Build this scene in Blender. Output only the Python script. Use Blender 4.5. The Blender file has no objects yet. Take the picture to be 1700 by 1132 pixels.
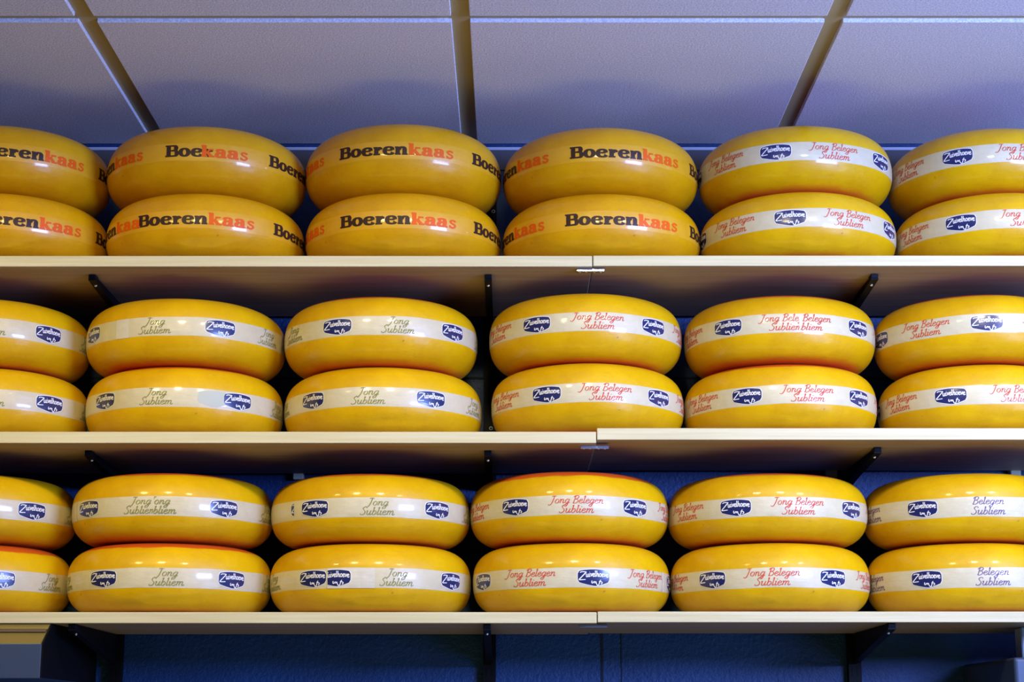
import bpy, bmesh, math, random
from math import sin, cos, tan, atan, atan2, radians, degrees, pi, sqrt
from mathutils import Vector

SC = bpy.context.scene
COL = SC.collection
rnd = random.Random(7)

# ------------------------------------------------------------------ camera
FPX = 2900.0                       # focal length in pixels of the 1700x1132 frame
PITCH = atan((1212 - 566) / FPX)   # looking up
cam_d = bpy.data.cameras.new('camera')
cam_d.sensor_width = 36
cam_d.lens = 36 * FPX / 1700
cam_d.clip_start = 0.05
cam_d.clip_end = 100
cam = bpy.data.objects.new('camera', cam_d)
COL.objects.link(cam)
cam.location = (0, 0, 0)
cam.rotation_euler = (pi / 2 + PITCH, 0, 0)
SC.camera = cam

# ------------------------------------------------------------------ view + world + lights
SC.view_settings.view_transform = 'Standard'
SC.view_settings.look = 'None'
SC.view_settings.gamma = 1
SC.view_settings.use_curve_mapping = False
SC.view_settings.exposure = 0.0

w = bpy.data.worlds.new('world')
SC.world = w
w.use_nodes = True
w.node_tree.nodes['Background'].inputs[0].default_value = (0.20, 0.30, 0.75, 1)
w.node_tree.nodes['Background'].inputs[1].default_value = 0.05


def area(name, loc, target, sx, sy, power, color, spread=180):
    d = bpy.data.lights.new(name, 'AREA')
    d.shape = 'RECTANGLE'
    d.size = sx
    d.size_y = sy
    d.energy = power
    d.color = color
    d.spread = radians(spread)
    o = bpy.data.objects.new(name, d)
    COL.objects.link(o)
    o.location = loc
    o.rotation_euler = (Vector(target) - Vector(loc)).to_track_quat('-Z', 'Y').to_euler()
    return o


def spot(name, loc, target, power, color, angle, blend, radius):
    d = bpy.data.lights.new(name, 'SPOT')
    d.energy = power
    d.color = color
    d.spot_size = radians(angle)
    d.spot_blend = blend
    d.shadow_soft_size = radius
    o = bpy.data.objects.new(name, d)
    COL.objects.link(o)
    o.location = loc
    o.rotation_euler = (Vector(target) - Vector(loc)).to_track_quat('-Z', 'Y').to_euler()
    return o


# daylight from the shop window behind and to the right of the photographer
area('window_daylight', (2.5, 0.9, -0.50), (0.7, 3.2, 0.2), 1.2, 1.1, 26, (0.22, 0.42, 1.0))
# cool fill lamp added high on the right to brighten the ceiling
area('ceiling_fill_cool', (1.75, 0.9, 0.58), (0.25, 3.0, 1.10), 0.9, 0.36, 66, (0.27, 0.385, 1.0), 140)
# faint warm fill lamp added below the frame to lift the shelf undersides
area('low_fill_warm', (0.1, 2.15, -1.0), (0.1, 3.0, 0.3), 2.4, 0.5, 5.0, (1.0, 0.86, 0.30))
# warm ceiling spots a metre in front of the shelves
for sx_, pw, c in ((-1.15, 41, (1.0, 0.80, 0.34)), (-0.55, 39, (1.0, 0.83, 0.40)), (0.05, 37, (1.0, 0.87, 0.50)),
                   (0.65, 35, (1.0, 0.91, 0.62)), (1.2, 43, (1.0, 0.93, 0.66))):
    spot('ceiling_spot', (sx_, 1.78, 1.08), (sx_ * 0.97, 3.0, 0.22), pw, c, 82, 1.0, 0.075)

# ------------------------------------------------------------------ measured place
def elev(y):
    return PITCH + atan((566 - y) / FPX)


_z = FPX * 0.6 / (621 - (240 - 35) * 0.531)
_r = _z / cos(elev(240) - PITCH)
DW = _r * cos(elev(240))             # wall distance
HC = _r * sin(elev(240))             # ceiling height above the lens
FLOOR = -1.6


def at(x, y, Y):
    """point at depth Y seen at pixel x, y"""
    Z = Y * tan(elev(y))
    zc = Y * cos(PITCH) + Z * sin(PITCH)
    return Vector(((x - 850) * zc / FPX, Y, Z))


def px(P):
    zc = P[1] * cos(PITCH) + P[2] * sin(PITCH)
    return 850 + FPX * P[0] / zc, 566 - FPX * (P[2] * cos(PITCH) - P[1] * sin(PITCH)) / zc


print('WALL', DW, 'CEIL', HC)

# ------------------------------------------------------------------ materials
MATS = {}


def mat(name, color, rough=0.5, metal=0.0, coat=0.0, coat_rough=0.1, spec=0.5):
    m = bpy.data.materials.new(name)
    m.use_nodes = True
    b = m.node_tree.nodes['Principled BSDF']
    b.inputs['Base Color'].default_value = (*color, 1)
    b.inputs['Roughness'].default_value = rough
    b.inputs['Metallic'].default_value = metal
    b.inputs['Coat Weight'].default_value = coat
    b.inputs['Coat Roughness'].default_value = coat_rough
    b.inputs['Specular IOR Level'].default_value = spec
    MATS[name] = m
    return m


def N(m, t, **kw):
    n = m.node_tree.nodes.new(t)
    for k, v in kw.items():
        setattr(n, k, v)
    return n


def L(m, a, b):
    m.node_tree.links.new(a, b)


def bsdf(m):
    return m.node_tree.nodes['Principled BSDF']


def noise(m, scale, detail=3, rough=0.5, vec=None, stretch=None):
    tc = N(m, 'ShaderNodeTexCoord')
    n = N(m, 'ShaderNodeTexNoise')
    n.inputs['Scale'].default_value = scale
    n.inputs['Detail'].default_value = detail
    n.inputs['Roughness'].default_value = rough
    if stretch:
        mp = N(m, 'ShaderNodeMapping')
        mp.inputs['Scale'].default_value = stretch
        L(m, tc.outputs['Object'], mp.inputs['Vector'])
        L(m, mp.outputs['Vector'], n.inputs['Vector'])
    else:
        L(m, tc.outputs['Object'], n.inputs['Vector'])
    return n


def ramp(m, src, stops):
    r = N(m, 'ShaderNodeValToRGB')
    e = r.color_ramp.elements
    while len(e) < len(stops):
        e.new(0.5)
    for k, (p, c) in enumerate(stops):
        e[k].position = p
        e[k].color = (*c, 1) if len(c) == 3 else c
    L(m, src, r.inputs[0])
    return r


def bump(m, src, strength, dist=0.001):
    b = N(m, 'ShaderNodeBump')
    b.inputs['Strength'].default_value = strength
    b.inputs['Distance'].default_value = dist
    L(m, src, b.inputs['Height'])
    prev = bsdf(m).inputs['Normal']
    if prev.is_linked:
        L(m, prev.links[0].from_socket, b.inputs['Normal'])
    L(m, b.outputs[0], prev)
    return b


def rind(name, top_r, bot_r, yellow=(0.72, 0.40, 0.006)):
    """waxed cheese rind, with the orange coating of the flat faces inside the given radii"""
    m = mat(name, yellow, rough=0.42, coat=0.32, coat_rough=0.11, spec=0.3)
    n1 = noise(m, 9, 6, 0.65)
    y2 = (yellow[0] * 0.82, yellow[1] * 0.74, yellow[2])
    r1 = ramp(m, n1.outputs['Fac'], [(0.35, y2), (0.65, yellow)])
    tc = N(m, 'ShaderNodeTexCoord')
    sp = N(m, 'ShaderNodeSeparateXYZ')
    L(m, tc.outputs['Object'], sp.inputs[0])
    ln = N(m, 'ShaderNodeVectorMath', operation='LENGTH')
    cb = N(m, 'ShaderNodeCombineXYZ')
    L(m, sp.outputs[0], cb.inputs[0])
    L(m, sp.outputs[1], cb.inputs[1])
    L(m, cb.outputs[0], ln.inputs[0])
    n2 = noise(m, 18, 3)
    ad = N(m, 'ShaderNodeMath', operation='MULTIPLY_ADD')
    L(m, n2.outputs['Fac'], ad.inputs[0])
    ad.inputs[1].default_value = 0.012
    L(m, ln.outputs['Value'], ad.inputs[2])
    up = N(m, 'ShaderNodeMath', operation='GREATER_THAN')
    up.inputs[1].default_value = 0.0
    L(m, sp.outputs[2], up.inputs[0])
    lim = N(m, 'ShaderNodeMix', data_type='FLOAT')
    L(m, up.outputs[0], lim.inputs[0])
    lim.inputs[2].default_value = bot_r + 0.006
    lim.inputs[3].default_value = top_r + 0.006
    sub = N(m, 'ShaderNodeMath', operation='SUBTRACT')
    L(m, ad.outputs[0], sub.inputs[0])
    L(m, lim.outputs[0], sub.inputs[1])
    mr = N(m, 'ShaderNodeMapRange')
    mr.inputs['From Min'].default_value = -0.0015
    mr.inputs['From Max'].default_value = 0.0015
    # soft on the underside where the coating thins out
    mr2 = N(m, 'ShaderNodeMapRange')
    mr2.inputs['From Min'].default_value = -0.012
    mr2.inputs['From Max'].default_value = 0.010
    L(m, sub.outputs[0], mr.inputs[0])
    L(m, sub.outputs[0], mr2.inputs[0])
    pick = N(m, 'ShaderNodeMix', data_type='FLOAT')
    L(m, up.outputs[0], pick.inputs[0])
    L(m, mr2.outputs[0], pick.inputs[2])
    L(m, mr.outputs[0], pick.inputs[3])
    mx = N(m, 'ShaderNodeMix', data_type='RGBA')
    L(m, pick.outputs[0], mx.inputs[0])
    mx.inputs[6].default_value = (0.60, 0.095, 0.008, 1)
    L(m, r1.outputs[0], mx.inputs[7])
    # fine dark specks
    v = N(m, 'ShaderNodeTexNoise')
    v.inputs['Scale'].default_value = 55
    v.inputs['Detail'].default_value = 2
    L(m, tc.outputs['Object'], v.inputs['Vector'])
    sr = ramp(m, v.outputs['Fac'], [(0.76, (1, 1, 1)), (0.80, (0.55, 0.42, 0.3))])
    mm = N(m, 'ShaderNodeMix', data_type='RGBA', blend_type='MULTIPLY')
    mm.inputs[0].default_value = 1
    L(m, mx.outputs[2], mm.inputs[6])
    L(m, sr.outputs[0], mm.inputs[7])
    L(m, mm.outputs[2], bsdf(m).inputs['Base Color'])
    bump(m, noise(m, 420, 2).outputs['Fac'], 0.10, 0.0006)
    bump(m, noise(m, 26, 3, stretch=(1, 1, 2.2)).outputs['Fac'], 0.5, 0.0022)
    return m


rind('rind_plain', 0.0, 0.0, (0.73, 0.378, 0.0005))
rind('rind_young', 0.144, 0.138, (0.75, 0.44, 0.0005))
rind('rind_wide', 0.153, 0.140, (0.77, 0.46, 0.0005))
rind('rind_soft', 0.125, 0.136, (0.75, 0.445, 0.0005))


def paper(name, col, dark, gloss=0.35):
    m = mat(name, col, rough=0.45, coat=0.45, coat_rough=0.10)
    n1 = noise(m, 60, 4, 0.6)
    r1 = ramp(m, n1.outputs['Fac'], [(0.3, dark), (0.7, col)])
    L(m, r1.outputs[0], bsdf(m).inputs['Base Color'])
    bump(m, noise(m, 45, 3, stretch=(1, 1, 3)).outputs['Fac'], 0.5, 0.0014)
    return m


paper('label_paper', (0.66, 0.575, 0.34), (0.60, 0.52, 0.30))
paper('label_patch', (0.69, 0.63, 0.46), (0.62, 0.56, 0.40))
paper('clear_tape', (0.74, 0.378, 0.010), (0.70, 0.345, 0.003))
mat('badge_blue', (0.016, 0.020, 0.090), 0.3, coat=0.4, coat_rough=0.15)
mat('badge_ghost', (0.50, 0.52, 0.40), 0.6, spec=0.2)
mat('badge_rim', (0.82, 0.78, 0.66), 0.4)
mat('ink_white', (0.85, 0.82, 0.74), 0.4)
mat('ink_olive', (0.24, 0.23, 0.05), 0.6, spec=0.2)
mat('ink_red', (0.60, 0.075, 0.035), 0.6, spec=0.2)
mat('ink_purple', (0.16, 0.09, 0.17), 0.6, spec=0.2)
mat('ink_brown', (0.040, 0.014, 0.006), 0.5, spec=0.3)
mat('ink_orange', (0.80, 0.115, 0.004), 0.5, spec=0.2)


def wood(name, base, dark):
    m = mat(name, base, rough=0.55)
    n1 = noise(m, 9, 5, 0.6, stretch=(0.5, 7, 16))
    r1 = ramp(m, n1.outputs['Fac'], [(0.3, dark), (0.62, base)])
    n2 = noise(m, 5.5, 2, stretch=(1, 2.5, 3))
    kn = ramp(m, n2.outputs['Fac'], [(0.74, (1, 1, 1)), (0.8, (0.62, 0.45, 0.3))])
    mm = N(m, 'ShaderNodeMix', data_type='RGBA', blend_type='MULTIPLY')
    mm.inputs[0].default_value = 1
    L(m, r1.outputs[0], mm.inputs[6])
    L(m, kn.outputs[0], mm.inputs[7])
    L(m, mm.outputs[2], bsdf(m).inputs['Base Color'])
    bump(m, n1.outputs['Fac'], 0.15, 0.0006)
    return m


wood('spruce_board', (0.64, 0.57, 0.32), (0.54, 0.465, 0.23))
wood('spruce_shaded', (0.37, 0.27, 0.17), (0.29, 0.20, 0.12))  # same spruce as the board, darkened to paint in the shade underneath
mat('black_steel', (0.003, 0.003, 0.003), 0.55, spec=0.15)
mat('screw_steel', (0.75, 0.75, 0.75), 0.28, metal=1.0)
mat('zinc_plate', (0.55, 0.60, 0.70), 0.3, metal=0.85)
mat('housing_metal', (0.035, 0.055, 0.10), 0.42)
mat('hood_metal', (0.26, 0.20, 0.05), 0.3, metal=0.3)
mat('block_brown', (0.10, 0.06, 0.03), 0.5)
mat('pale_metal', (0.45, 0.5, 0.48), 0.5)
mat('block_wood', (0.55, 0.60, 0.45), 0.8)

# ceiling tile
m = mat('ceiling_tile', (0.80, 0.79, 0.80), 0.9, spec=0.1)
n1 = noise(m, 330, 3, 0.7)
r1 = ramp(m, n1.outputs['Fac'], [(0.35, (0.56, 0.54, 0.56)), (0.65, (0.92, 0.90, 0.92))])
L(m, r1.outputs[0], bsdf(m).inputs['Base Color'])
bump(m, n1.outputs['Fac'], 0.5, 0.0015)
mat('grid_rail', (0.42, 0.33, 0.15), 0.45)
mat('edge_trim', (0.55, 0.62, 0.74), 0.5)

# painted wall
m = mat('wall_paint', (0.012, 0.045, 0.15), 0.5)
n1 = noise(m, 3.2, 5, 0.6)
r1 = ramp(m, n1.outputs['Fac'], [(0.3, (0.001, 0.028, 0.110)), (0.7, (0.002, 0.052, 0.190))])
L(m, r1.outputs[0], bsdf(m).inputs['Base Color'])
bump(m, noise(m, 120, 4, 0.65).outputs['Fac'], 0.7, 0.003)
bump(m, noise(m, 14, 3).outputs['Fac'], 0.4, 0.004)
m = mat('floor_tiles', (0.18, 0.16, 0.14), 0.5)
n1 = noise(m, 4, 3)
r1 = ramp(m, n1.outputs['Fac'], [(0.3, (0.03, 0.028, 0.028)), (0.7, (0.05, 0.045, 0.042))])
L(m, r1.outputs[0], bsdf(m).inputs['Base Color'])


# ------------------------------------------------------------------ mesh helpers
def mesh_obj(name, verts, faces, material, parent=None, smooth=False, loc=None):
    me = bpy.data.meshes.new(name)
    me.from_pydata([tuple(v) for v in verts], [], faces)
    me.materials.append(MATS[material])
    if smooth:
        for p in me.polygons:
            p.use_smooth = True
    o = bpy.data.objects.new(name, me)
    COL.objects.link(o)
    if parent:
        o.parent = parent
    if loc is not None:
        o.location = loc
    return o


def bm_obj(name, bm, material, parent=None, smooth=False, loc=None):
    me = bpy.data.meshes.new(name)
    bmesh.ops.recalc_face_normals(bm, faces=bm.faces)
    bm.to_mesh(me)
    bm.free()
    me.materials.append(MATS[material])
    if smooth:
        for p in me.polygons:
            p.use_smooth = True
    o = bpy.data.objects.new(name, me)
    COL.objects.link(o)
    if parent:
        o.parent = parent
    if loc is not None:
        o.location = loc
    return o


def box(bm, x0, x1, y0, y1, z0, z1, bevel=0.0, seg=2):
    r = bmesh.ops.create_cube(bm, size=1)
    vs = r['verts']
    for v in vs:
        v.co = Vector((x0 if v.co.x < 0 else x1, y0 if v.co.y < 0 else y1, z0 if v.co.z < 0 else z1))
    if bevel:
        es = {e for v in vs for e in v.link_edges}
        bmesh.ops.bevel(bm, geom=list(es), offset=bevel, segments=seg, profile=0.5, affect='EDGES')


def prism_x(bm, pts, x0, x1, bevel=0.0):
    """polygon in (y, z) extruded along x"""
    a = [bm.verts.new((x0, p[0], p[1])) for p in pts]
    b = [bm.verts.new((x1, p[0], p[1])) for p in pts]
    n = len(pts)
    bm.faces.new(a)
    bm.faces.new(b[::-1])
    for i in range(n):
        bm.faces.new((a[i], b[i], b[(i + 1) % n], a[(i + 1) % n]))
    if bevel:
        es = {e for v in a + b for e in v.link_edges}
        bmesh.ops.bevel(bm, geom=list(es), offset=bevel, segments=2, profile=0.5, affect='EDGES')


def disc_screw(name, parent, loc, r, direction, depth=0.002, mt='screw_steel'):
    """domed screw head with a cross slot, pointing along direction"""
    bm = bmesh.new()
    bmesh.ops.create_uvsphere(bm, u_segments=14, v_segments=8, radius=r)
    for v in list(bm.verts):
        v.co.z = max(v.co.z, 0) * (depth / r)
    box(bm, -r * 0.6, r * 0.6, -r * 0.09, r * 0.09, depth * 0.8, depth * 1.05)
    box(bm, -r * 0.09, r * 0.09, -r * 0.6, r * 0.6, depth * 0.8, depth * 1.05)
    o = bm_obj(name, bm, mt, parent, smooth=True, loc=loc)
    o.rotation_euler = Vector(direction).to_track_quat('Z', 'Y').to_euler()
    return o


def tag(o, label=None, cat=None, group=None, kind=None):
    if label:
        o['label'] = label
    if cat:
        o['category'] = cat
    if group:
        o['group'] = group
    if kind:
        o['kind'] = kind
    return o


def empty(name, loc=(0, 0, 0)):
    o = bpy.data.objects.new(name, None)
    o.empty_display_size = 0.05
    COL.objects.link(o)
    o.location = loc
    return o


# ------------------------------------------------------------------ the room
bm = bmesh.new()
box(bm, -3, 3, DW, DW + 0.12, FLOOR - 0.1, HC + 0.06)
wall = bm_obj('wall_back', bm, 'wall_paint')
tag(wall, 'dark blue painted rough wall behind the cheese shelves', 'wall', kind='structure')
# thin joints scored in the wall: dark proud seams of filler
def seam(x0, x1, z0, z1):
    bm = bmesh.new()
    box(bm, x0, x1, DW - 0.0012, DW + 0.001, z0, z1)
    return bm
m = mat('joint_filler', (0.004, 0.010, 0.03), 0.8)
for (xa, ya, xb, yb, wd) in ((999, 1054, 999, 1132, 0.0045), (1031, 1054, 1031, 1132, 0.0015)):
    a = at(xa, ya, DW)
    b = at(xb, yb, DW)
    bm_obj('joint', seam(a.x - wd / 2, a.x + wd / 2, FLOOR, at(0, 1050, DW).z), 'joint_filler', wall)
zj = at(0, 628, DW).z
bm_obj('joint', seam(-3, 3, zj - 0.002, zj + 0.002), 'joint_filler', wall)

bm = bmesh.new()
box(bm, -3, 3, -3, DW + 0.1, FLOOR - 0.1, FLOOR)
tag(bm_obj('floor', bm, 'floor_tiles'), 'brown-grey shop floor', 'floor', kind='structure')

# suspended ceiling: tegular tiles hanging 7 mm below the rails
ceil = empty('ceiling', (0, 0, HC))
tag(ceil, 'suspended ceiling of pale textured square tiles in tan metal rails', 'ceiling', kind='structure')
XR = -0.0826                      # the middle rail
RW = 0.0262
YR = at(0, 35, 1).y               # placeholder
_ry = HC / tan(elev(31))
YR = _ry                          # cross rail distance
bm = bmesh.new()
for i in range(-5, 5):
    x0 = XR + i * 0.6 + RW / 2
    x1 = XR + (i + 1) * 0.6 - RW / 2
    for k in range(-1, 6):
        y1 = YR + 0.004 - k * 0.6 - RW / 2 if k >= 0 else DW - 0.001
        y0 = YR - (k + 1) * 0.6 + RW / 2
        if k == -1:
            y0 = YR + RW / 2
            y1 = DW - 0.004
        box(bm, x0 + 0.0015, x1 - 0.0015, y0 + 0.001, y1 - 0.001, 0.0, 0.02, 0.0012, 1)
tiles = bm_obj('ceiling_tiles', bm, 'ceiling_tile', ceil)
bm = bmesh.new()
for i in range(-5, 6):
    x = XR + i * 0.6
    b2 = bmesh.new()
    box(b2, x - RW / 2 - 0.003, x + RW / 2 + 0.003, -3, DW - 0.001, 0.0065, 0.0085)
    bm_obj('grid_rail', b2, 'grid_rail', ceil)
bm.free()
for k in range(0, 7):
    b2 = bmesh.new()
    y = YR - k * 0.6
    box(b2, -3, 3, y - RW / 2 - 0.003, y + RW / 2 + 0.003, 0.0070, 0.0085)
    bm_obj('cross_rail', b2, 'grid_rail', ceil)
b2 = bmesh.new()
box(b2, -3, 3, -3, DW + 0.1, 0.021, 0.05)
bm_obj('ceiling_void', b2, 'black_steel', ceil)
# light angle trim where the wall meets the ceiling
bm = bmesh.new()
zt0, zt1 = at(0, 249.5, DW - 0.004).z, at(0, 244.5, DW - 0.004).z
box(bm, -3, 3, DW - 0.006, DW, zt0, zt1, 0.0008, 1)
tag(bm_obj('trim_1', bm, 'edge_trim'), 'thin pale trim strip along the wall just under the ceiling', 'trim', kind='structure')

mat('slate_batten', (0.10, 0.10, 0.12), 0.6)
bm = bmesh.new()
box(bm, -3, 3, DW - 0.005, DW, at(0, 282, DW - 0.005).z, zt0 - 0.0002, 0.0008, 1)
tag(bm_obj('trim_2', bm, 'slate_batten'), 'slate grey batten along the wall right under the pale trim strip', 'trim', kind='structure')

# ------------------------------------------------------------------ shelves
DEPTH = (0.388, 0.374, 0.358)
# per shelf: left board (y_top, y_bottom), right board, joint x
SH = (((424.5, 442.5), (424.0, 441.5), 984.0),
      ((716.5, 735.5), (710.5, 730.0), 990.5),
      ((1016.0, 1034.5), (1015.0, 1033.0), 991.5))
shelf_front = [DW - d for d in DEPTH]
ROWN = ('top', 'middle', 'bottom')
tops = []
unders = []
for r in range(3):
    Yf = shelf_front[r]
    lt, rt, jx = SH[r]
    tp = []
    un = []
    for side, (yt, yb) in enumerate((lt, rt)):
        zt = Yf * tan(elev(yt))
        zb = Yf * tan(elev(yb))
        xj = at(jx, yb, Yf).x
        x0, x1 = (-2.0, xj - 0.0008) if side == 0 else (xj + 0.0008, 2.0)
        bm = bmesh.new()
        box(bm, x0, x1, Yf, DW - 0.024, zb, zt, 0.0012, 2)
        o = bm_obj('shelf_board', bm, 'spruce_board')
        o.data.materials.append(MATS['spruce_shaded'])   # same wood, with the shade under the board put into its colour
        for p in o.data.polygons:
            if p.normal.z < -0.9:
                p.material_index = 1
        tag(o, '%s shelf, pale spruce board on the %s of the joint' % (ROWN[r], ('left', 'right')[side]), 'shelf',
            'spruce boards of the three shelves')
        tp.append(zt)
        un.append(zb)
    tops.append(tp)
    unders.append(un)
print('TOPS', tops, 'UNDERS', unders)

# steel joining plates under the front edge at each joint
for r, (xa, xb, yy) in enumerate(((958, 1004, 446), (965, 1012, 740), (963, 1010, 1036.5))):
    Yf = shelf_front[r]
    z = min(unders[r])
    zc = Yf * cos(PITCH) + z * sin(PITCH)
    y0 = z / tan(elev(yy))
    X0, X1 = (xa - 850) * zc / FPX, (xb - 850) * zc / FPX
    root = empty('joining_plate', ((X0 + X1) / 2, y0 + 0.01, z))
    tag(root, 'narrow steel joining plate under the %s shelf joint' % ROWN[r], 'joining plate', 'joining plates')
    h = (X1 - X0) / 2
    bm = bmesh.new()
    box(bm, -h, h, -0.010, 0.008, -0.0030, -0.0002, 0.0006, 1)
    box(bm, -h, h, -0.0125, -0.0105, -0.0052, -0.0004, 0.0004, 1)
    bm_obj('plate', bm, 'zinc_plate', root)
    for k in (-0.75, -0.3, 0.3, 0.75):
        disc_screw('screw', root, (h * k, 0.0, -0.003), 0.0022, (0, 0, -1), 0.0015)

# uprights and brackets
upr = []
for cx in (190, 812.5, 1420):
    P = at(cx, 1110, DW - 0.02)
    upr.append(P.x)
UN = ('left', 'middle', 'right')
ztop_u = at(0, 283, DW - 0.015).z
for i, X in enumerate(upr):
    root = empty('slotted_upright', (X, DW, FLOOR))
    tag(root, 'black slotted steel upright on the wall, %s of the three' % UN[i], 'upright', 'slotted wall uprights')
    bm = bmesh.new()
    H = ztop_u - FLOOR
    w2 = 0.0115
    for s in (-1, 1):
        box(bm, s * w2 - (0.002 if s > 0 else 0), s * w2 + (0.002 if s < 0 else 0), -0.017, 0, 0, H)
    box(bm, -w2, w2, -0.0185, -0.017, 0, H)
    # two rows of raised slot lips
    k = 0.02
    while k < H - 0.03:
        for s in (-1, 1):
            box(bm, s * 0.0045 - 0.0012, s * 0.0045 + 0.0012, -0.0193, -0.0184, k, k + 0.016)
        k += 0.025
    bm_obj('rail', bm, 'black_steel', root)
    if i == 1:
        for yy in (351, 711):
            zz = at(0, yy, DW - 0.02).z - FLOOR
            xx = at(819 if yy == 351 else 815, yy, DW - 0.02).x - X
            bm = bmesh.new()
            rr = bmesh.ops.create_cone(bm, cap_ends=False, segments=20, radius1=0.0034, radius2=0.0034, depth=0.002)
            g = bmesh.ops.create_cone(bm, cap_ends=False, segments=20, radius1=0.0022, radius2=0.0022, depth=0.002)
            # close into a ring
            va = [v for v in rr['verts']]
            vb = [v for v in g['verts']]
            for zz2 in (-0.001, 0.001):
                A = sorted([v for v in va if abs(v.co.z - zz2) < 1e-5], key=lambda v: atan2(v.co.y, v.co.x))
                B = sorted([v for v in vb if abs(v.co.z - zz2) < 1e-5], key=lambda v: atan2(v.co.y, v.co.x))
                n = len(A)
                for q in range(n):
                    try:
                        bm.faces.new((A[q], A[(q + 1) % n], B[(q + 1) % n], B[q]))
                    except Exception:
                        pass
            o = bm_obj('bolt_ring', bm, 'pale_metal', root, loc=(xx, -0.0205, zz))
            o.rotation_euler = (pi / 2, 0, 0)
    for s in (-1, 1):
        pass
for r in range(3):
    Yf = shelf_front[r]
    tip_back = (0.050, 0.075, 0.012)[r]
    for i, X in enumerate(upr):
        z = unders[r][0 if i < 2 else 1]
        root = empty('shelf_bracket', (X, DW - 0.019, z))
        tag(root, 'black steel bracket on the %s upright, under the %s shelf' % (UN[i], ROWN[r]), 'bracket',
            'shelf brackets')
        Lb = (DW - 0.019) - (Yf + tip_back)
        hb = 0.050 if r == 2 else 0.026
        bm = bmesh.new()
        t = 0.0035
        # web plate
        prism_x(bm, [(-Lb + 0.004, -0.0003), (0, -0.0003), (0, -hb - 0.004), (-0.012, -hb), (-Lb * 0.35, -hb * 0.72), (-Lb + 0.002, -0.008)], -t, t, 0.0008)
        bm_obj('web', bm, 'black_steel', root)
        bm = bmesh.new()
        fw = 0.0062
        # bottom flange follows the slanted lower edge
        prism_x(bm, [(-Lb, -0.0004), (-Lb + 0.022, -0.0004), (-Lb + 0.022, -0.012), (-Lb + 0.001, -0.0075)], -fw, fw, 0.001)
        prism_x(bm, [(-Lb + 0.001, -0.0075), (-Lb * 0.35, -hb * 0.72), (-0.012, -hb), (-0.012, -hb - 0.003), (-Lb * 0.35, -hb * 0.72 - 0.003), (-Lb + 0.001, -0.0105)], -fw, fw)
        bm_obj('flange', bm, 'black_steel', root)
        # screw up through the flange
        fy = -Lb + 0.030
        fz = -0.0105 - (hb * 0.72 - 0.0075) * (0.030 / (Lb * 0.65))
        disc_screw('screw', root, (0.0, fy, fz - 0.0005), 0.0028, (0, -0.35, -1), 0.002)

# pale spacer blocks between wall and middle shelf
for k, xx in enumerate((496, 1380, 1684)):
    P = at(xx, 790, DW - 0.01)
    bm = bmesh.new()
    z = unders[1][0 if k == 0 else 1]
    box(bm, P.x - 0.0095, P.x + 0.0095, DW - 0.022, DW - 0.0002, at(0, 797, DW - 0.01).z, z + 0.004, 0.0012, 1)
    o = bm_obj('spacer_block', bm, 'block_wood')
    tag(o, ('grey-green spacer block under the middle shelf, near the left of the photo',
            'grey-green spacer block under the middle shelf, left of the right bracket',
            'grey-green spacer block under the middle shelf, at the right edge')[k], 'spacer block', 'spacer blocks')

# metal housing under the left end of the bottom shelf
A = at(61, 1068, 2.83)
Bk = at(92, 1035.5, shelf_front[2] + 0.004)
X1 = (A.x + Bk.x) / 2
zb = at(0, 1126, A.y).z
zu = unders[2][0] - 0.0008
root = empty('metal_housing', (X1 - 0.25, A.y, zb))
tag(root, 'blue-grey metal housing with sloping hood below the left end of the bottom shelf', 'housing')
bm = bmesh.new()
yb_ = DW - 0.03 - A.y
prism_x(bm, [(0, 0), (0, A.z - zb), (0.012, A.z - zb), (0.012, 0.004), (yb_, 0.004), (yb_, 0)], -0.45, 0.25, 0.0012)
bm_obj('front_panel', bm, 'housing_metal', root)
bm = bmesh.new()
dy = Bk.y - A.y
prism_x(bm, [(0.0, A.z - zb), (dy, zu - zb), (yb_, zu - zb), (yb_, A.z - zb - 0.004), (0.004, A.z - zb - 0.004)], -0.449, 0.249, 0.0006)
bm_obj('hood', bm, 'hood_metal', root)
bm = bmesh.new()
prism_x(bm, [(0.001, 0.001), (0.001, A.z - zb - 0.001), (dy, zu - zb - 0.0012), (yb_, zu - zb - 0.0012), (yb_, 0.001)], 0.2502, 0.2522)
bm_obj('end_plate', bm, 'black_steel', root)
bm = bmesh.new()
fr = 0.62
sy, sz = dy * fr, (A.z - zb) + (zu - A.z) * fr
prism_x(bm, [(sy - 0.006, sz - 0.0018 + 0.0005), (sy - 0.004, sz + 0.0018), (sy + 0.006, sz + 0.0042), (sy + 0.006, sz + 0.001)], -0.448, 0.2491)
bm_obj('hood_reflection', bm, 'block_brown', root)  # brown strip standing in for the shelf edge mirrored in the hood

# box at the lower right edge
P = at(1683, 1091, 2.9)
root = empty('wall_cabinet', (P.x, 2.9, P.z - 0.35))
tag(root, 'pale blue-grey cabinet corner at the lower right edge below the bottom shelf', 'cabinet')
bm = bmesh.new()
box(bm, 0, 0.4, 0, DW - 2.9 - 0.001, 0, 0.35, 0.006, 4)
bm_obj('body', bm, 'housing_metal', root)
bm = bmesh.new()
px0 = at(1696, 1060, 3.0).x - P.x
box(bm, px0, px0 + 0.03, 0.1, 0.14, 0.3502, unders[2][1] - (P.z - 0.35) - 0.0005, 0.002, 1)
bm_obj('post', bm, 'pale_metal', root)


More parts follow.
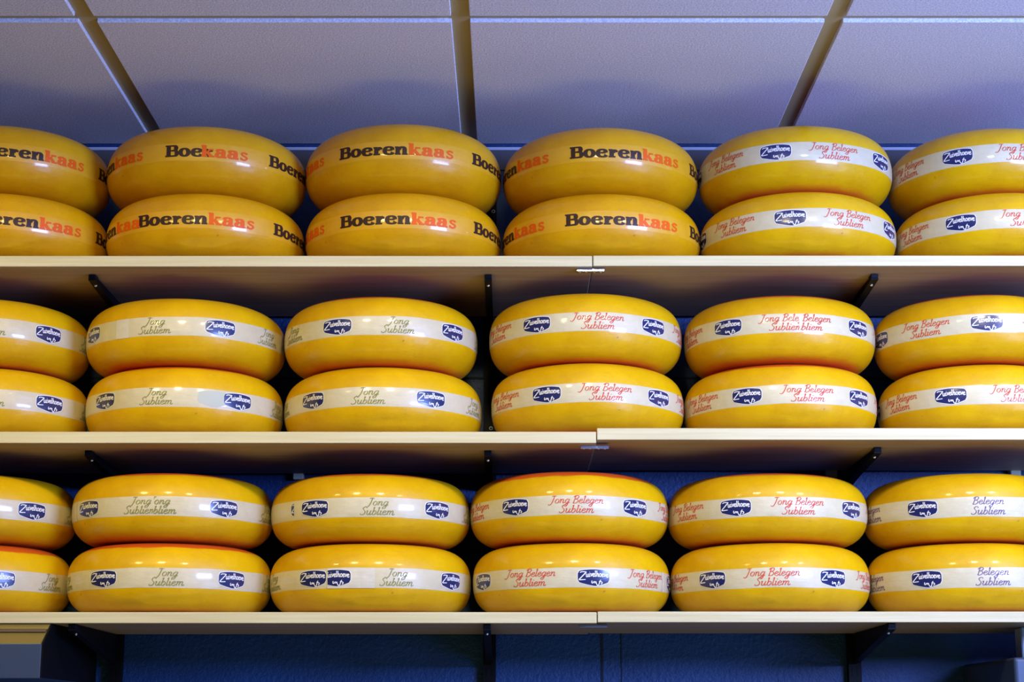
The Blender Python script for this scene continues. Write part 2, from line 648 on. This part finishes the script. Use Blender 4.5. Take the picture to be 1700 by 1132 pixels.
# ------------------------------------------------------------------ lettering (own stroke alphabets)
def spline(pts, n=6, closed=False):
    """Catmull-Rom samples"""
    if len(pts) == 2:
        return [pts[0], ((pts[0][0] + pts[1][0]) / 2, (pts[0][1] + pts[1][1]) / 2), pts[1]]
    P = list(pts)
    if closed:
        P = [P[-1]] + P + [P[0], P[1]]
    else:
        P = [(2 * P[0][0] - P[1][0], 2 * P[0][1] - P[1][1])] + P + [(2 * P[-1][0] - P[-2][0], 2 * P[-1][1] - P[-2][1])]
    out = []
    for i in range(1, len(P) - 2):
        p0, p1, p2, p3 = P[i - 1], P[i], P[i + 1], P[i + 2]
        for k in range(n):
            t = k / n
            out.append(tuple(0.5 * (2 * p1[j] + (p2[j] - p0[j]) * t + (2 * p0[j] - 5 * p1[j] + 4 * p2[j] - p3[j]) * t * t
                                    + (3 * p1[j] - p0[j] - 3 * p2[j] + p3[j]) * t ** 3) for j in range(2)))
    out.append(P[-2])
    return out


def ell(cx, cy, rx, ry, n=8):
    return [(cx + rx * cos(2 * pi * k / n), cy + ry * sin(2 * pi * k / n)) for k in range(n)]


SCRIPT = {
    'J': (1.0, [[(.2, 1.70), (.45, 1.85), (1.0, 1.80)], [(.68, 1.8), (.62, .8), (.5, .0), (.28, -.38), (.02, -.4), (-.12, -.2)]]),
    'o': (.86, ['C', ell(.42, .5, .33, .5)]),
    'n': (1.0, [[(.05, .85), (.17, 1.0), (.2, .8), (.18, 0)], [(.2, .55), (.38, .9), (.58, 1.0), (.7, .8), (.68, .2), (.8, .0), (1.0, .22)]]),
    'g': (.95, [[(.72, .85), (.45, 1.02), (.16, .75), (.1, .4), (.25, .05), (.5, .12), (.7, .5)],
                [(.76, 1.0), (.7, .3), (.62, -.45), (.4, -.78), (.1, -.62), (.2, -.35), (.95, .18)]]),
    'B': (1.15, [[(.32, 1.75), (.28, .9), (.25, 0.0)], [(.0, 1.5), (.3, 1.85), (.75, 1.88), (.92, 1.5), (.68, 1.1), (.35, .98)],
                 [(.35, .98), (.82, .9), (1.0, .5), (.78, .06), (.3, -.05), (.08, .12)]]),
    'e': (.78, [[(.12, .5), (.4, .55), (.62, .78), (.5, 1.0), (.3, .98), (.1, .65), (.12, .25), (.32, 0), (.55, .03), (.8, .28)]]),
    'l': (.48, [[(.04, 1.55), (.2, 1.85), (.17, .9), (.15, .2), (.26, 0), (.48, .2)]]),
    'S': (1.0, [[(.92, 1.55), (.72, 1.88), (.4, 1.82), (.24, 1.5), (.45, 1.12), (.74, .78), (.76, .3), (.5, 0), (.12, .0), (.0, .28)]]),
    'u': (1.0, [[(.02, .8), (.14, 1.0), (.18, .8), (.15, .3), (.3, 0), (.52, .1), (.7, .5)], [(.74, 1.0), (.68, .2), (.8, 0), (1.0, .2)]]),
    'b': (.88, [[(.06, 1.6), (.2, 1.85), (.18, 1.2), (.14, .1)], [(.14, .1), (.4, -.02), (.66, .2), (.73, .6), (.56, .95), (.35, .9), (.18, .6)]]),
    'i': (.48, [[(.05, .8), (.17, 1.0), (.18, .7), (.15, .2), (.26, 0), (.48, .2)], [(.2, 1.42), (.3, 1.5)]]),
    'm': (1.5, [[(.05, .85), (.17, 1.0), (.2, .8), (.18, 0)], [(.2, .55), (.36, .9), (.52, 1.0), (.62, .8), (.6, 0)],
                [(.62, .55), (.8, .9), (.98, 1.0), (1.1, .8), (1.08, .2), (1.2, .0), (1.5, .25)]]),
    'v': (.8, [[(.02, .85), (.14, 1.0), (.34, .05)], [(.34, .05), (.6, .6), (.66, 1.0), (.8, .85)]]),
    'h': (.95, [[(.18, 1.9), (.16, .9), (.14, 0)], [(.16, .5), (.36, .9), (.58, 1.0), (.66, .7), (.64, .1), (.75, 0), (.95, .15)]]),
    'Z': (1.25, [[(.0, 1.75), (.25, 2.0), (.95, 1.95), (1.0, 1.8), (.6, 1.0), (.1, .05), (.05, -.2), (.3, -.25), (1.15, -.15)]]),
    ' ': (.5, []),
}
SLAB = {
    'B': (.97, [('v', .27, 0, 1), ('h', .06, .03, .58), ('h', .94, .03, .58), ('h', .52, .3, .6),
                ('c', [(.52, .94), (.72, .91), (.79, .73), (.72, .56), (.52, .52)]), ('c', [(.52, .52), (.76, .49), (.85, .29), (.76, .09), (.52, .06)])]),
    'o': (.84, [('o', .41, .36, .27, .31)]),
    'e': (.82, [('h', .38, .18, .66), ('c', [(.66, .38), (.62, .58), (.42, .66), (.22, .58), (.14, .36), (.22, .12), (.44, .04), (.62, .08), (.70, .2)])]),
    'r': (.68, [('v', .24, 0, .68), ('h', .055, .03, .5), ('h', .635, .03, .3), ('c', [(.32, .40), (.42, .58), (.56, .62)]), ('d', .56, .54, .11)]),
    'n': (.92, [('v', .21, 0, .68), ('h', .055, .02, .42), ('h', .635, .02, .26), ('c', [(.28, .44), (.40, .60), (.56, .64), (.67, .52), (.68, .3), (.68, .04)]),
                ('h', .055, .50, .89)]),
    'k': (.95, [('v', .22, 0, 1), ('h', .945, .02, .28), ('h', .055, .02, .44), ('t', [(.30, .30), (.64, .62)], .10), ('h', .635, .48, .86),
                ('t', [(.42, .42), (.72, .05)], .24), ('h', .055, .54, .95)]),
    'a': (.86, [('c', [(.17, .50), (.22, .62), (.40, .665), (.56, .60), (.60, .44), (.60, .12), (.68, .045), (.82, .06)]),
                ('c', [(.60, .40), (.34, .38), (.17, .27), (.19, .09), (.36, .04), (.52, .10), (.60, .22)]), ('d', .19, .50, .09)]),
    's': (.70, [('t', [(.56, .52), (.48, .625), (.30, .635), (.17, .54), (.27, .40), (.46, .32), (.56, .20), (.44, .06), (.26, .05), (.13, .17)], .15),
                ('h', .60, .50, .60), ('v2', .12, .0, .22)]),
}


class Flat:
    """flat lettering: vertices (u, v) metres and faces"""
    def __init__(s):
        s.v = []
        s.f = []

    def ribbon(s, pts, widths, nib=None, closed=False):
        n = len(pts)
        base = len(s.v)
        for i, p in enumerate(pts):
            a = pts[max(i - 1, 0)] if not closed else pts[(i - 1) % n]
            b = pts[min(i + 1, n - 1)] if not closed else pts[(i + 1) % n]
            dx, dy = b[0] - a[0], b[1] - a[1]
            l = sqrt(dx * dx + dy * dy) or 1
            nx, ny = -dy / l, dx / l
            wd = widths(dx / l, dy / l) if callable(widths) else widths
            s.v.append((p[0] + nx * wd / 2, p[1] + ny * wd / 2))
            s.v.append((p[0] - nx * wd / 2, p[1] - ny * wd / 2))
        for i in range(n - 1 + (1 if closed else 0)):
            a = base + 2 * i
            b = base + 2 * ((i + 1) % n)
            s.f.append((a, a + 1, b + 1, b))

    def rect(s, x0, x1, y0, y1, n=3):
        m = max(1, int(abs(y1 - y0) / 0.15)) if abs(y1 - y0) > 0.1 else 1
        for j in range(m):
            ya, yb = y0 + (y1 - y0) * j / m, y0 + (y1 - y0) * (j + 1) / m
            b = len(s.v)
            for k in range(n + 1):
                x = x0 + (x1 - x0) * k / n
                s.v += [(x, ya), (x, yb)]
            for k in range(n):
                s.f.append((b + 2 * k, b + 2 * k + 2, b + 2 * k + 3, b + 2 * k + 1))

    def disc(s, cx, cy, rx, ry, n=10):
        b = len(s.v)
        s.v += [(cx + rx * cos(2 * pi * k / n), cy + ry * sin(2 * pi * k / n)) for k in range(n)]
        s.f.append(tuple(range(b, b + n)))

    def grid_poly(s, top, bottom, xs):
        m = 6
        b = len(s.v)
        for x in xs:
            s.v += [(x, bottom(x) + (top(x) - bottom(x)) * j / m) for j in range(m + 1)]
        for k in range(len(xs) - 1):
            for j in range(m):
                p = b + k * (m + 1) + j
                s.f.append((p, p + m + 1, p + m + 2, p + 1))

    def xf(s, ax, ay, ox, oy, start=0, shear=0.0, arch=None):
        for i in range(start, len(s.v)):
            u, v = s.v[i]
            u = u + v * shear
            u, v = u * ax + ox, v * ay + oy
            if arch:
                v += arch(u)
            s.v[i] = (u, v)


def script_line(F, text, x_height, width, baseline, shear=0.24, pen=0.145, mono=False):
    st = len(F.v)
    x = 0.0
    for ch in text:
        adv, paths = SCRIPT[ch]
        closed = bool(paths) and paths[0] == 'C'
        for p in (paths[1:] if closed else paths):
            pp = [(q[0] + x, q[1]) for q in spline(p, 4, closed)]
            if closed:
                pp = pp[:-1]
            if mono:
                F.ribbon(pp, pen, closed=closed)
            else:
                F.ribbon(pp, lambda dx, dy: pen * (0.50 + 0.85 * abs(dx * 0.6 + dy * 0.8) ** 1.3), closed=closed)
        x += adv
    sx = width / x
    F.xf(sx, x_height, -width / 2, baseline, st, shear)


def slab_word(F, text, unit_x, unit_y, x0, base):
    x = 0.0
    st = len(F.v)
    TH, TN = 0.305, 0.14
    cw = lambda dx, dy: TN + (TH - TN) * abs(dy) ** 1.4
    for ch in text:
        adv, parts = SLAB[ch]
        for p in parts:
            if p[0] == 'v':
                F.rect(p[1] + x - TH / 2, p[1] + x + TH / 2, p[2], p[3], 2)
            elif p[0] == 'v2':
                F.rect(p[1] + x - .035, p[1] + x + .035, p[2], p[3], 1)
            elif p[0] == 'h':
                F.rect(p[2] + x, p[3] + x, p[1] - 0.066, p[1] + 0.066, 3)
            elif p[0] == 'c':
                F.ribbon([(q[0] + x, q[1]) for q in spline(p[1], 4)], cw)
            elif p[0] == 't':
                F.ribbon([(q[0] + x, q[1]) for q in spline(p[1], 4)], p[2])
            elif p[0] == 'o':
                F.ribbon([(q[0] + x, q[1]) for q in spline(ell(p[1], p[2], p[3], p[4], 10), 3, True)[:-1]], cw, closed=True)
            elif p[0] == 'd':
                F.disc(p[1] + x, p[2], p[3], p[3])
        x += adv
    F.xf(unit_x, unit_y, x0, base, st)
    return x * unit_x


UX, UY = 0.0252, 0.0205


def flat_text(kind):
    F = Flat()
    if kind == 'JB':
        script_line(F, 'Jong Belegen', 0.0066, 0.090, 0.0032)
        script_line(F, 'Subliem', 0.0066, 0.0575, -0.0122)
    elif kind == 'J':
        script_line(F, 'Jong', 0.0066, 0.0355, 0.0030)
        script_line(F, 'Subliem', 0.0066, 0.0570, -0.0122)
    elif kind == 'BP':
        script_line(F, 'Belegen', 0.0064, 0.053, 0.0042)
        script_line(F, 'Subliem', 0.0066, 0.0570, -0.0122)
    return F


BW, BH = 0.0525, 0.0268


def badge_top(x):
    t = x / (BW / 2)
    return BH * (0.5 - 0.11 * t * t - 0.14 * max(0, (abs(t) - 0.88) / 0.12) ** 2.2)


def badge_bot(x):
    t = x / (BW / 2)
    t2 = (t - 0.12) / (0.88 if t > 0.12 else 1.12)
    return BH * (-0.5 + 0.24 * abs(t2) ** 1.35 + 0.13 * max(0, (abs(t) - 0.88) / 0.12) ** 2.2)


def flat_badge(grow=0.0):
    F = Flat()
    n = 22
    g = (BW + grow * 2) / BW
    xs = [(-BW / 2 + BW * k / n) for k in range(n + 1)]
    F.grid_poly(badge_top, badge_bot, xs)
    F.xf(g, (BH + grow * 2) / BH, 0, 0)
    return F


def flat_badge_text():
    F = Flat()
    st = len(F.v)
    script_line(F, 'Z', 0.0058, 0.0115, 0.0, 0.10, 0.22, True)
    F.xf(1, 1, -0.0182, -0.0022, st)
    st = len(F.v)
    script_line(F, 'uivelhoeve', 0.0050, 0.0375, 0.0, 0.05, 0.26, True)
    F.xf(1, 1, 0.0055, 0.0006, st, 0.0, lambda u: -0.0000 + 0.0012 * (1 - ((u - 0.004) / 0.02) ** 2))
    st = len(F.v)
    # small handwritten word below
    k = 0.0012
    for p in ([(0, 3.4), (-.2, 1.6), (.2, .9), (.9, 1.0)], [(1.0, 1.0), (1.6, 2.3), (2.4, 2.2), (2.3, .8)], [(2.3, .8), (3.0, 2.2), (3.7, 2.0), (3.6, .6)],
              [(3.9, .7), (4.6, -.9), (5.6, -1.2), (6.4, .2), (7.2, 3.0), (8.0, 4.2)], [(6.3, 2.6), (7.4, 2.4), (8.6, 2.5)], [(8.4, 2.2), (9.2, 1.6), (8.8, .4), (7.9, .2)]):
        F.ribbon(spline(p, 4), 0.78)
    F.xf(k * 1.55, k * 1.3, -0.0030, -0.0102, st)
    return F


# ------------------------------------------------------------------ cheese wheels
class Wheel:
    def __init__(s, X, Y, Z, R, H, seed, sag, dz=0.0, row=0):
        s.X, s.Y, s.Z, s.R, s.H, s.sag = X, Y, Z, R, H, sag
        q = random.Random(seed)
        s.w = [(q.uniform(0.0003, 0.0011), q.randint(2, 5), q.uniform(0, 6.28), q.uniform(-1, 1)) for _ in range(4)]
        s.tilt = (q.uniform(-0.0013, 0.0013), q.uniform(0, 6.28))
        s.a = s.R * (0.47 if row == 0 else 0.44)
        s.e = 2.4 if row == 0 else 2.6
        s.dz = dz

    def surf(s, th, z, off=0.0):
        """point on the side at angle th (from -Y towards +X) and height z from the mid plane"""
        b = s.H / 2
        zz = max(-0.999, min(0.999, z / b))
        e = s.e
        c = (1 - abs(zz) ** e) ** (1 / e)
        r = s.R - s.a + s.a * c
        if s.sag:      # pressed crease low on the belly of a wheel that carries another
            face = max(0.0, cos((th + s.w[0][2] * 0.1) * 0.9)) ** 3 if abs(th) < 1.6 else 0.0
            r -= 0.0030 * face * math.exp(-((zz + 0.64 - 0.16 * th * th) / 0.10) ** 2)
        wob = sum(A * cos(k * th + p + q * zz) for A, k, p, q in s.w)
        # normal in the (r, z) plane
        dr = s.a * abs(zz) ** (e - 1) * (1 if zz > 0 else -1) * (1 - abs(zz) ** e) ** (1 / e - 1) / b if abs(zz) > 1e-4 else 0
        l = sqrt(1 + dr * dr)
        nr, nz = 1 / l, dr / l
        rr = r + wob * c + off * nr
        return Vector((rr * sin(th), -rr * cos(th), b + z + off * nz))

    def body(s, root, material):
        b = s.H / 2
        NT, NZ = 96, 30
        vs, fs = [], []
        prof = []
        for j in range(NZ + 1):
            t = -pi / 2 + pi * j / NZ
            e = 2 / s.e
            zz = (abs(sin(t)) ** e) * (1 if t > 0 else -1)
            prof.append(zz * b)
        for j, z in enumerate(prof):
            for i in range(NT):
                th = 2 * pi * i / NT
                if j in (0, NZ):
                    rr = s.R - s.a
                    vs.append(Vector((rr * sin(th), -rr * cos(th), b + z - b)))
                else:
                    p = s.surf(th, z)
                    vs.append(Vector((p.x, p.y, p.z - b)))
        for j in range(NZ):
            for i in range(NT):
                a = j * NT + i
                c = j * NT + (i + 1) % NT
                fs.append((a, c, c + NT, a + NT))
        # flat faces with two inner rings
        for end, j in ((0, 0), (1, NZ)):
            prev = [j * NT + i for i in range(NT)]
            for q in (0.6, 0.25):
                st = len(vs)
                rr = (s.R - s.a) * q
                zc = -b if end == 0 else b
                for i in range(NT):
                    th = 2 * pi * i / NT
                    vs.append(Vector((rr * sin(th), -rr * cos(th), zc)))
                cur = [st + i for i in range(NT)]
                for i in range(NT):
                    k = (i + 1) % NT
                    fs.append((prev[k], prev[i], cur[i], cur[k]) if end == 0 else (prev[i], prev[k], cur[k], cur[i]))
                prev = cur
            st = len(vs)
            vs.append(Vector((0, 0, zc)))
            for i in range(NT):
                k = (i + 1) % NT
                fs.append((prev[k], prev[i], st) if end == 0 else (prev[i], prev[k], st))
        o = mesh_obj('rind', vs, fs, material, root, smooth=True, loc=(0, 0, b))
        return o

    def bandz(s, th):
        return s.tilt[0] * cos(th + s.tilt[1]) + s.dz

    def band(s, root, name, material, half, off):
        vs, fs = [], []
        NT, NZ = 128, 6
        for j in range(NZ + 1):
            z = -half + 2 * half * j / NZ
            for i in range(NT):
                th = 2 * pi * i / NT
                o = off if 0 < j < NZ else 0.00005
                jit = (0.0003 * sin(th * 9 + s.tilt[1]) + 0.0003 * sin(th * 5.3)) if j in (0, NZ) else 0
                vs.append(s.surf(th, z + s.bandz(th) + jit, o))
        for j in range(NZ):
            for i in range(NT):
                a = j * NT + i
                c = j * NT + (i + 1) % NT
                fs.append((a, c, c + NT, a + NT))
        return mesh_obj(name, vs, fs, material, root, smooth=True)

    def wrap(s, F, th0, off, clip=None):
        vs = []
        for u, v in F.v:
            th = th0 + u / s.R
            if clip:
                th = max(clip[0], min(clip[1], th))
            vs.append(s.surf(th, v + s.bandz(th), off))
        return vs, list(F.f)


def decal(name, wh, parent, lst, material):
    """one mesh per printed item; lst of (Flat, theta, offset, clip)"""
    for F, th, off, clip in lst:
        v, f = wh.wrap(F, th, off, clip)
        mesh_obj(name, v, f, material, parent)


def badge_decal(wh, parent, lst):
    for th, lv, clip in lst:
        V, Fc, mi = [], [], []
        for k, (F, off) in enumerate(((BRIM, 0.0005), (BADGE, 0.0007), (BTEXT, 0.0010))):
            v, f = wh.wrap(F, th, off + lv, clip)
            b = len(V)
            V += v
            Fc += [tuple(b + i for i in q) for q in f]
            mi += [k] * len(f)
        o = mesh_obj('badge', V, Fc, 'badge_rim', parent)
        o.data.materials.append(MATS['badge_blue'])
        o.data.materials.append(MATS['ink_white'])
        for p, k in zip(o.data.polygons, mi):
            p.material_index = k


TEXTS = {k: flat_text(k) for k in ('JB', 'J', 'BP')}
BADGE, BRIM, BTEXT = flat_badge(), flat_badge(0.0011), flat_badge_text()
INK = {'JB': 'ink_red', 'J': 'ink_olive', 'BP': 'ink_purple'}
INKW = {'JB': 'red', 'J': 'olive', 'BP': 'purple'}
BOER = Flat()
WB = slab_word(BOER, 'Boeren', UX, UY, 0, -UY * 0.42)
BOER.xf(1, 1, -WB, 0)
BOE4 = Flat()
w4 = slab_word(BOE4, 'Boer', UX, UY, 0, -UY * 0.42)
BOE4.xf(1, 1, -WB, 0)
KAAS = Flat()
WK = slab_word(KAAS, 'kaas', UX * 0.97, UY, 0, -UY * 0.42)
KAA = Flat()
slab_word(KAA, 'kaa', UX * 0.97, UY, 0, -UY * 0.42)


def make_wheel(row, level, col, xl, xr, zbase, Yfront, H, items, material, label, group):
    # radius and centre from the silhouette: centre depth = front + radius
    R = 0.17
    for _ in range(4):
        Yc = Yfront + R
        zc = Yc * cos(PITCH) + (zbase + H / 2) * sin(PITCH)
        xc = (xl + xr) / 2
        X = (xc - 850) * zc / FPX
        R = (xr - xl) / 2 * zc / FPX
    R -= 0.0004
    az = atan2(X, Yc)
    wh = Wheel(X, Yc, zbase, R, H, row * 100 + level * 10 + col, 0 if level else 1, (-0.002, -0.001, -0.004)[row], row)
    root = empty('cheese_wheel', (X, Yc, zbase))
    tag(root, label, 'cheese', group)
    wh.body(root, material)

    def ang(x):
        """angle on the rim that shows at pixel column x"""
        s = max(-0.97, min(0.97, (x - xc) / ((xr - xl) / 2)))
        return math.asin(s) - az
    full = (-10, 10)
    if group.startswith('farmhouse'):
        band = wh.band(root, 'clear_band', 'clear_tape', 0.0155, 0.0003)
        dk, rd = [], []
        for it in items:
            if it[0] == 'K':
                th = radians(it[1]) - az
                dk.append((BOER, th, 0.0008, None))
                rd.append((KAAS, th, 0.0008, None))
            elif it[0] == 'Kcut':
                th = radians(it[1]) - az
                dk.append((BOER, th, 0.0008, None))
                rd.append((KAA, th, 0.0008, None))
            elif it[0] == 'Boer':
                th = radians(it[1]) - az + WB / R
                dk.append((BOE4, th, 0.0008, None))
            elif it[0] == 'kaas':
                th = radians(it[1]) - az
                rd.append((KAAS, th, 0.0010, None))
        # repeat round the back
        last = max(i[1] for i in items)
        first = min(i[1] for i in items)
        k = 1
        while last + k * 80.7 < first + 360 - 70:
            th = radians(last + k * 80.7) - az
            dk.append((BOER, th, 0.0008, None))
            rd.append((KAAS, th, 0.0008, None))
            k += 1
        decal('dark_lettering', wh, band, dk, 'ink_brown')
        decal('orange_lettering', wh, band, rd, 'ink_orange')
        return
    band = wh.band(root, 'label_band', 'label_paper', 0.0163, 0.0003)
    badges, txt, ghost, patch = [], [], [], []
    tk = [i[0] for i in items if i[0] in INK][0]
    for it in items:
        kind, deg = it[0], it[1]
        th = radians(deg) - az
        clip = None
        lv = 0.0
        if len(it) > 2 and it[2]:
            clip = (ang(it[2][0]) if it[2][0] is not None else -10, ang(it[2][1]) if it[2][1] is not None else 10)
            if it[2][0] is not None:
                lv = 0.0004
        if kind == 'B':
            badges.append((th, lv, clip))
        elif kind == 'G':
            ghost.append((BADGE, th, 0.00055, clip))
        elif kind == 'P':
            a, b = ang(it[2][0]), ang(it[2][1])
            F = Flat()
            for q in range(6):
                F.rect(0, (b - a) * R, -0.0168 + 0.0330 * q / 6, -0.0168 + 0.0330 * (q + 1) / 6, 12)
            patch.append((F, a, 0.0007, None))
        else:
            txt.append((TEXTS[kind], th, 0.0007 + lv, clip))
    # carry the pattern on round the back
    plain = [i for i in items if i[0] in ('B', tk)]
    last = max(plain, key=lambda i: i[1])
    first = min(plain, key=lambda i: i[1])
    a = last[1] + 36
    kd = tk if last[0] == 'B' else 'B'
    while a < first[1] + 360 - 30:
        th = radians(a) - az
        if kd == 'B':
            badges.append((th, 0.0, None))
            kd = tk
        else:
            txt.append((TEXTS[tk], th, 0.0007, None))
            kd = 'B'
        a += 36
    if ghost:
        decal('faded_badge', wh, band, ghost, 'badge_ghost')
    if patch:
        decal('overlap_patch', wh, band, patch, 'label_patch')
    badge_decal(wh, band, badges)
    decal('lettering', wh, band, txt, INK[tk])


K, B, J, JB, BP = 'K', 'B', 'J', 'JB', 'BP'
P_ = 80.7
ITEMS = {
    # (row, level, column): items with their angle from the facing direction
    (0, 1, 0): [(K, 17.9), (K, 17.9 - P_), (K, 17.9 + P_)],
    (0, 1, 1): [(K, -64.7), ('Boer', -24.4), ('kaas', -3.9), (K, 77.1)],
    (0, 1, 2): [(K, 2.1), (K, 2.1 - P_), (K, 2.1 + P_)],
    (0, 1, 3): [(K, 24.5), (K, 24.5 - P_), (K, 24.5 + P_)],
    (0, 1, 4): [('P', 0, (1177, 1179.2)), (B, -80), (JB, -44.6), (B, -10), (JB, 24.2), (B, 60.4)],
    (0, 1, 5): [(JB, -52), (B, -16), (JB, 20), (B, 56)],
    (0, 0, 0): [(K, 16), (K, 16 - P_), (K, 16 + P_)],
    (0, 0, 1): [('Kcut', -61), (K, 0.5), (K, 82.5)],
    (0, 0, 2): [(K, 4), (K, 4 - P_), (K, 4 + P_)],
    (0, 0, 3): [(K, 21.5), (K, 21.5 - P_), (K, 21.5 + P_)],
    (0, 0, 4): [(B, -74), (JB, -39.3), (B, -3.5), (JB, 30.8), (B, 67.5)],
    (0, 0, 5): [(JB, -52), (B, -17), (JB, 19.5), (B, 56)],
    (1, 1, 0): [(J, -2), (B, 33.5), (J, 70)],
    (1, 1, 1): [(B, -65), ('P', 0, (199, 219)), (J, -18.2), (B, 18.6), (J, 54)],
    (1, 1, 2): [(J, -62), (B, -26.5), (J, 9.2), (B, 45.6), (J, 82)],
    (1, 1, 3): [(JB, -63), (B, -29), (JB, 7.6), (B, 44), (JB, 78)],
    (1, 1, 4): [('P', 0, (1445, 1446.5)), (JB, -65), (B, -30), (JB, 4.5, (None, 1326)), (JB, 16.2, (1328, None)), (B, 53.5)],
    (1, 1, 5): [(B, -63), (JB, -26.7), (B, 9), (JB, 45)],
    (1, 0, 0): [(J, -2), (B, 34.4), (J, 71)],
    (1, 0, 1): [(B, -53), (J, -17), ('G', 15), (B, 30), (J, 66)],
    (1, 0, 2): [(J, -80), (B, -44.6), (J, -9), (B, 27), (J, 63)],
    (1, 0, 3): [(JB, -58), (B, -23.6), (JB, 11), (B, 47), (JB, 80)],
    (1, 0, 4): [(JB, -54), (B, -19.3), (JB, 16), (B, 52)],
    (1, 0, 5): [(JB, -49), (B, -13.4), (JB, 24), (B, 60)],
    (2, 1, 0): [(J, -4), (B, 32), (J, 68)],
    (2, 1, 1): [('P', 0, (134, 136.2)), (B, -53.7), (J, -18.4, (None, 256)), (J, -8, (257, None)), (B, 29), (J, 67)],
    (2, 1, 2): [(B, -42, (None, 493)), (B, -33, (496, None)), (J, 3.3), (B, 39.7), (J, 74)],
    (2, 1, 3): [(JB, -68), (B, -32.3), (JB, 4), (B, 40.7), (JB, 77)],
    (2, 1, 4): [(JB, -52), (B, -17), (JB, 18), (B, 55)],
    (2, 1, 5): [(BP, -62), (B, -23), (BP, 13.3), (B, 50)],
    (2, 0, 0): [(J, -20), (B, 15.6), (J, 50.6)],
    (2, 0, 1): [('P', 0, (427, 429.2)), (J, -77), (B, -38.5), (J, -2), (B, 35.5), (J, 72)],
    (2, 0, 2): [(J, -72), (B, -34, (None, 546)), ('P', 0, (547, 622)), (B, -20, (548, None)), (J, 14), (B, 51)],
    (2, 0, 3): [('P', 0, (1096, 1098.2)), (B, -60), (JB, -24), (B, 12.5), (JB, 48), (B, 82)],
    (2, 0, 4): [(JB, -68), (B, -34), (JB, 1.6), (B, 38), (JB, 73)],
    (2, 0, 5): [(BP, -62), (B, -22.5), (BP, 14.5), (B, 50)],
}
EDGES = {
    (0, 1): [(-147, 180), (181, 506.5), (509, 832.5), (834.5, 1158), (1160, 1478), (1478.5, 1803)],
    (0, 0): [(-149, 177.5), (180, 504.5), (506.5, 833), (834, 1161), (1163, 1485), (1486, 1811)],
    (1, 1): [(-178, 146), (146, 472), (474, 793), (812, 1130), (1135, 1451), (1453, 1773)],
    (1, 0): [(-178, 144), (146.5, 470), (474, 801), (814, 1134), (1137, 1454), (1460, 1780)],
    (2, 1): [(-205, 124), (123, 452), (451, 781), (782, 1108), (1108, 1437), (1436, 1765)],
    (2, 0): [(-212, 114), (115, 449.5), (450.5, 782), (784, 1112.5), (1113.5, 1441), (1442, 1768)],
}
# band height in the picture at the front of each lower / upper cheese
HLOW = {0: (0.122, 0.121, 0.122, 0.120, 0.122, 0.121), 1: (0.122, 0.123, 0.122, 0.123, 0.122, 0.122), 2: (0.118, 0.119, 0.118, 0.118, 0.118, 0.118)}
HUP = {0: (0.127, 0.126, 0.129, 0.124, 0.125, 0.123), 1: (0.121, 0.120, 0.123, 0.123, 0.121, 0.122), 2: (0.118, 0.118, 0.118, 0.120, 0.118, 0.118)}
SET = {0: ((-0.020, -0.008), (-0.020, -0.008), (-0.020, -0.008), (-0.020, -0.006), (-0.024, -0.008), (-0.022, -0.004)),
       1: ((0.010, 0.010), (0.010, 0.010), (0.008, 0.006), (0.010, 0.012), (0.014, 0.014), (0.014, 0.012)),
       2: ((0.002, 0.004), (0.002, 0.004), (0.002, 0.004), (0.000, 0.002), (0.002, 0.006), (0.002, 0.006))}
MAT = {(2, 0, 1): 'rind_wide', (2, 1, 3): 'rind_wide', (2, 0, 0): 'rind_wide', (2, 1, 1): 'rind_young', (2, 1, 4): 'rind_young', (2, 1, 2): 'rind_young',
       (1, 0, 1): 'rind_young', (1, 1, 2): 'rind_young', (1, 1, 4): 'rind_young', (1, 1, 5): 'rind_young', (1, 0, 4): 'rind_young'}
COLN = ('first', 'second', 'third', 'fourth', 'fifth', 'sixth')
for r in range(3):
    for c in range(6):
        xj_ = SH[r][2]
        z0 = None
        for lv in (0, 1):
            xl, xr = EDGES[(r, lv)][c]
            if lv == 0:
                zs = tops[r]
                if xr < xj_:
                    z0 = zs[0]
                elif xl > xj_:
                    z0 = zs[1]
                else:
                    z0 = max(zs)
                zb_ = z0 + 0.0002
                H = HLOW[r][c]
                z_up = zb_ + H + 0.0002
            else:
                zb_ = z_up
                H = HUP[r][c]
            farm = r == 0 and c < 4
            it = ITEMS[(r, lv, c)]
            tk = [i[0] for i in it if i[0] in INK]
            mt = 'rind_plain' if farm else MAT.get((r, lv, c), 'rind_soft')
            pos = '%s stack from left, %s shelf' % (COLN[c], ROWN[r])
            what = 'upper' if lv else 'lower'
            if farm:
                lab = '%s yellow cheese wheel, brown and orange lettering, %s' % (what, pos)
                grp = 'farmhouse cheese wheels on the top shelf'
            else:
                lab = '%s yellow cheese wheel, %s script on band, %s' % (what, INKW[tk[0]], pos)
                grp = 'white-banded cheese wheels on the %s shelf' % ROWN[r]
            make_wheel(r, lv, c, xl, xr, zb_, shelf_front[r] + SET[r][c][lv], H, it, mt, lab, grp)
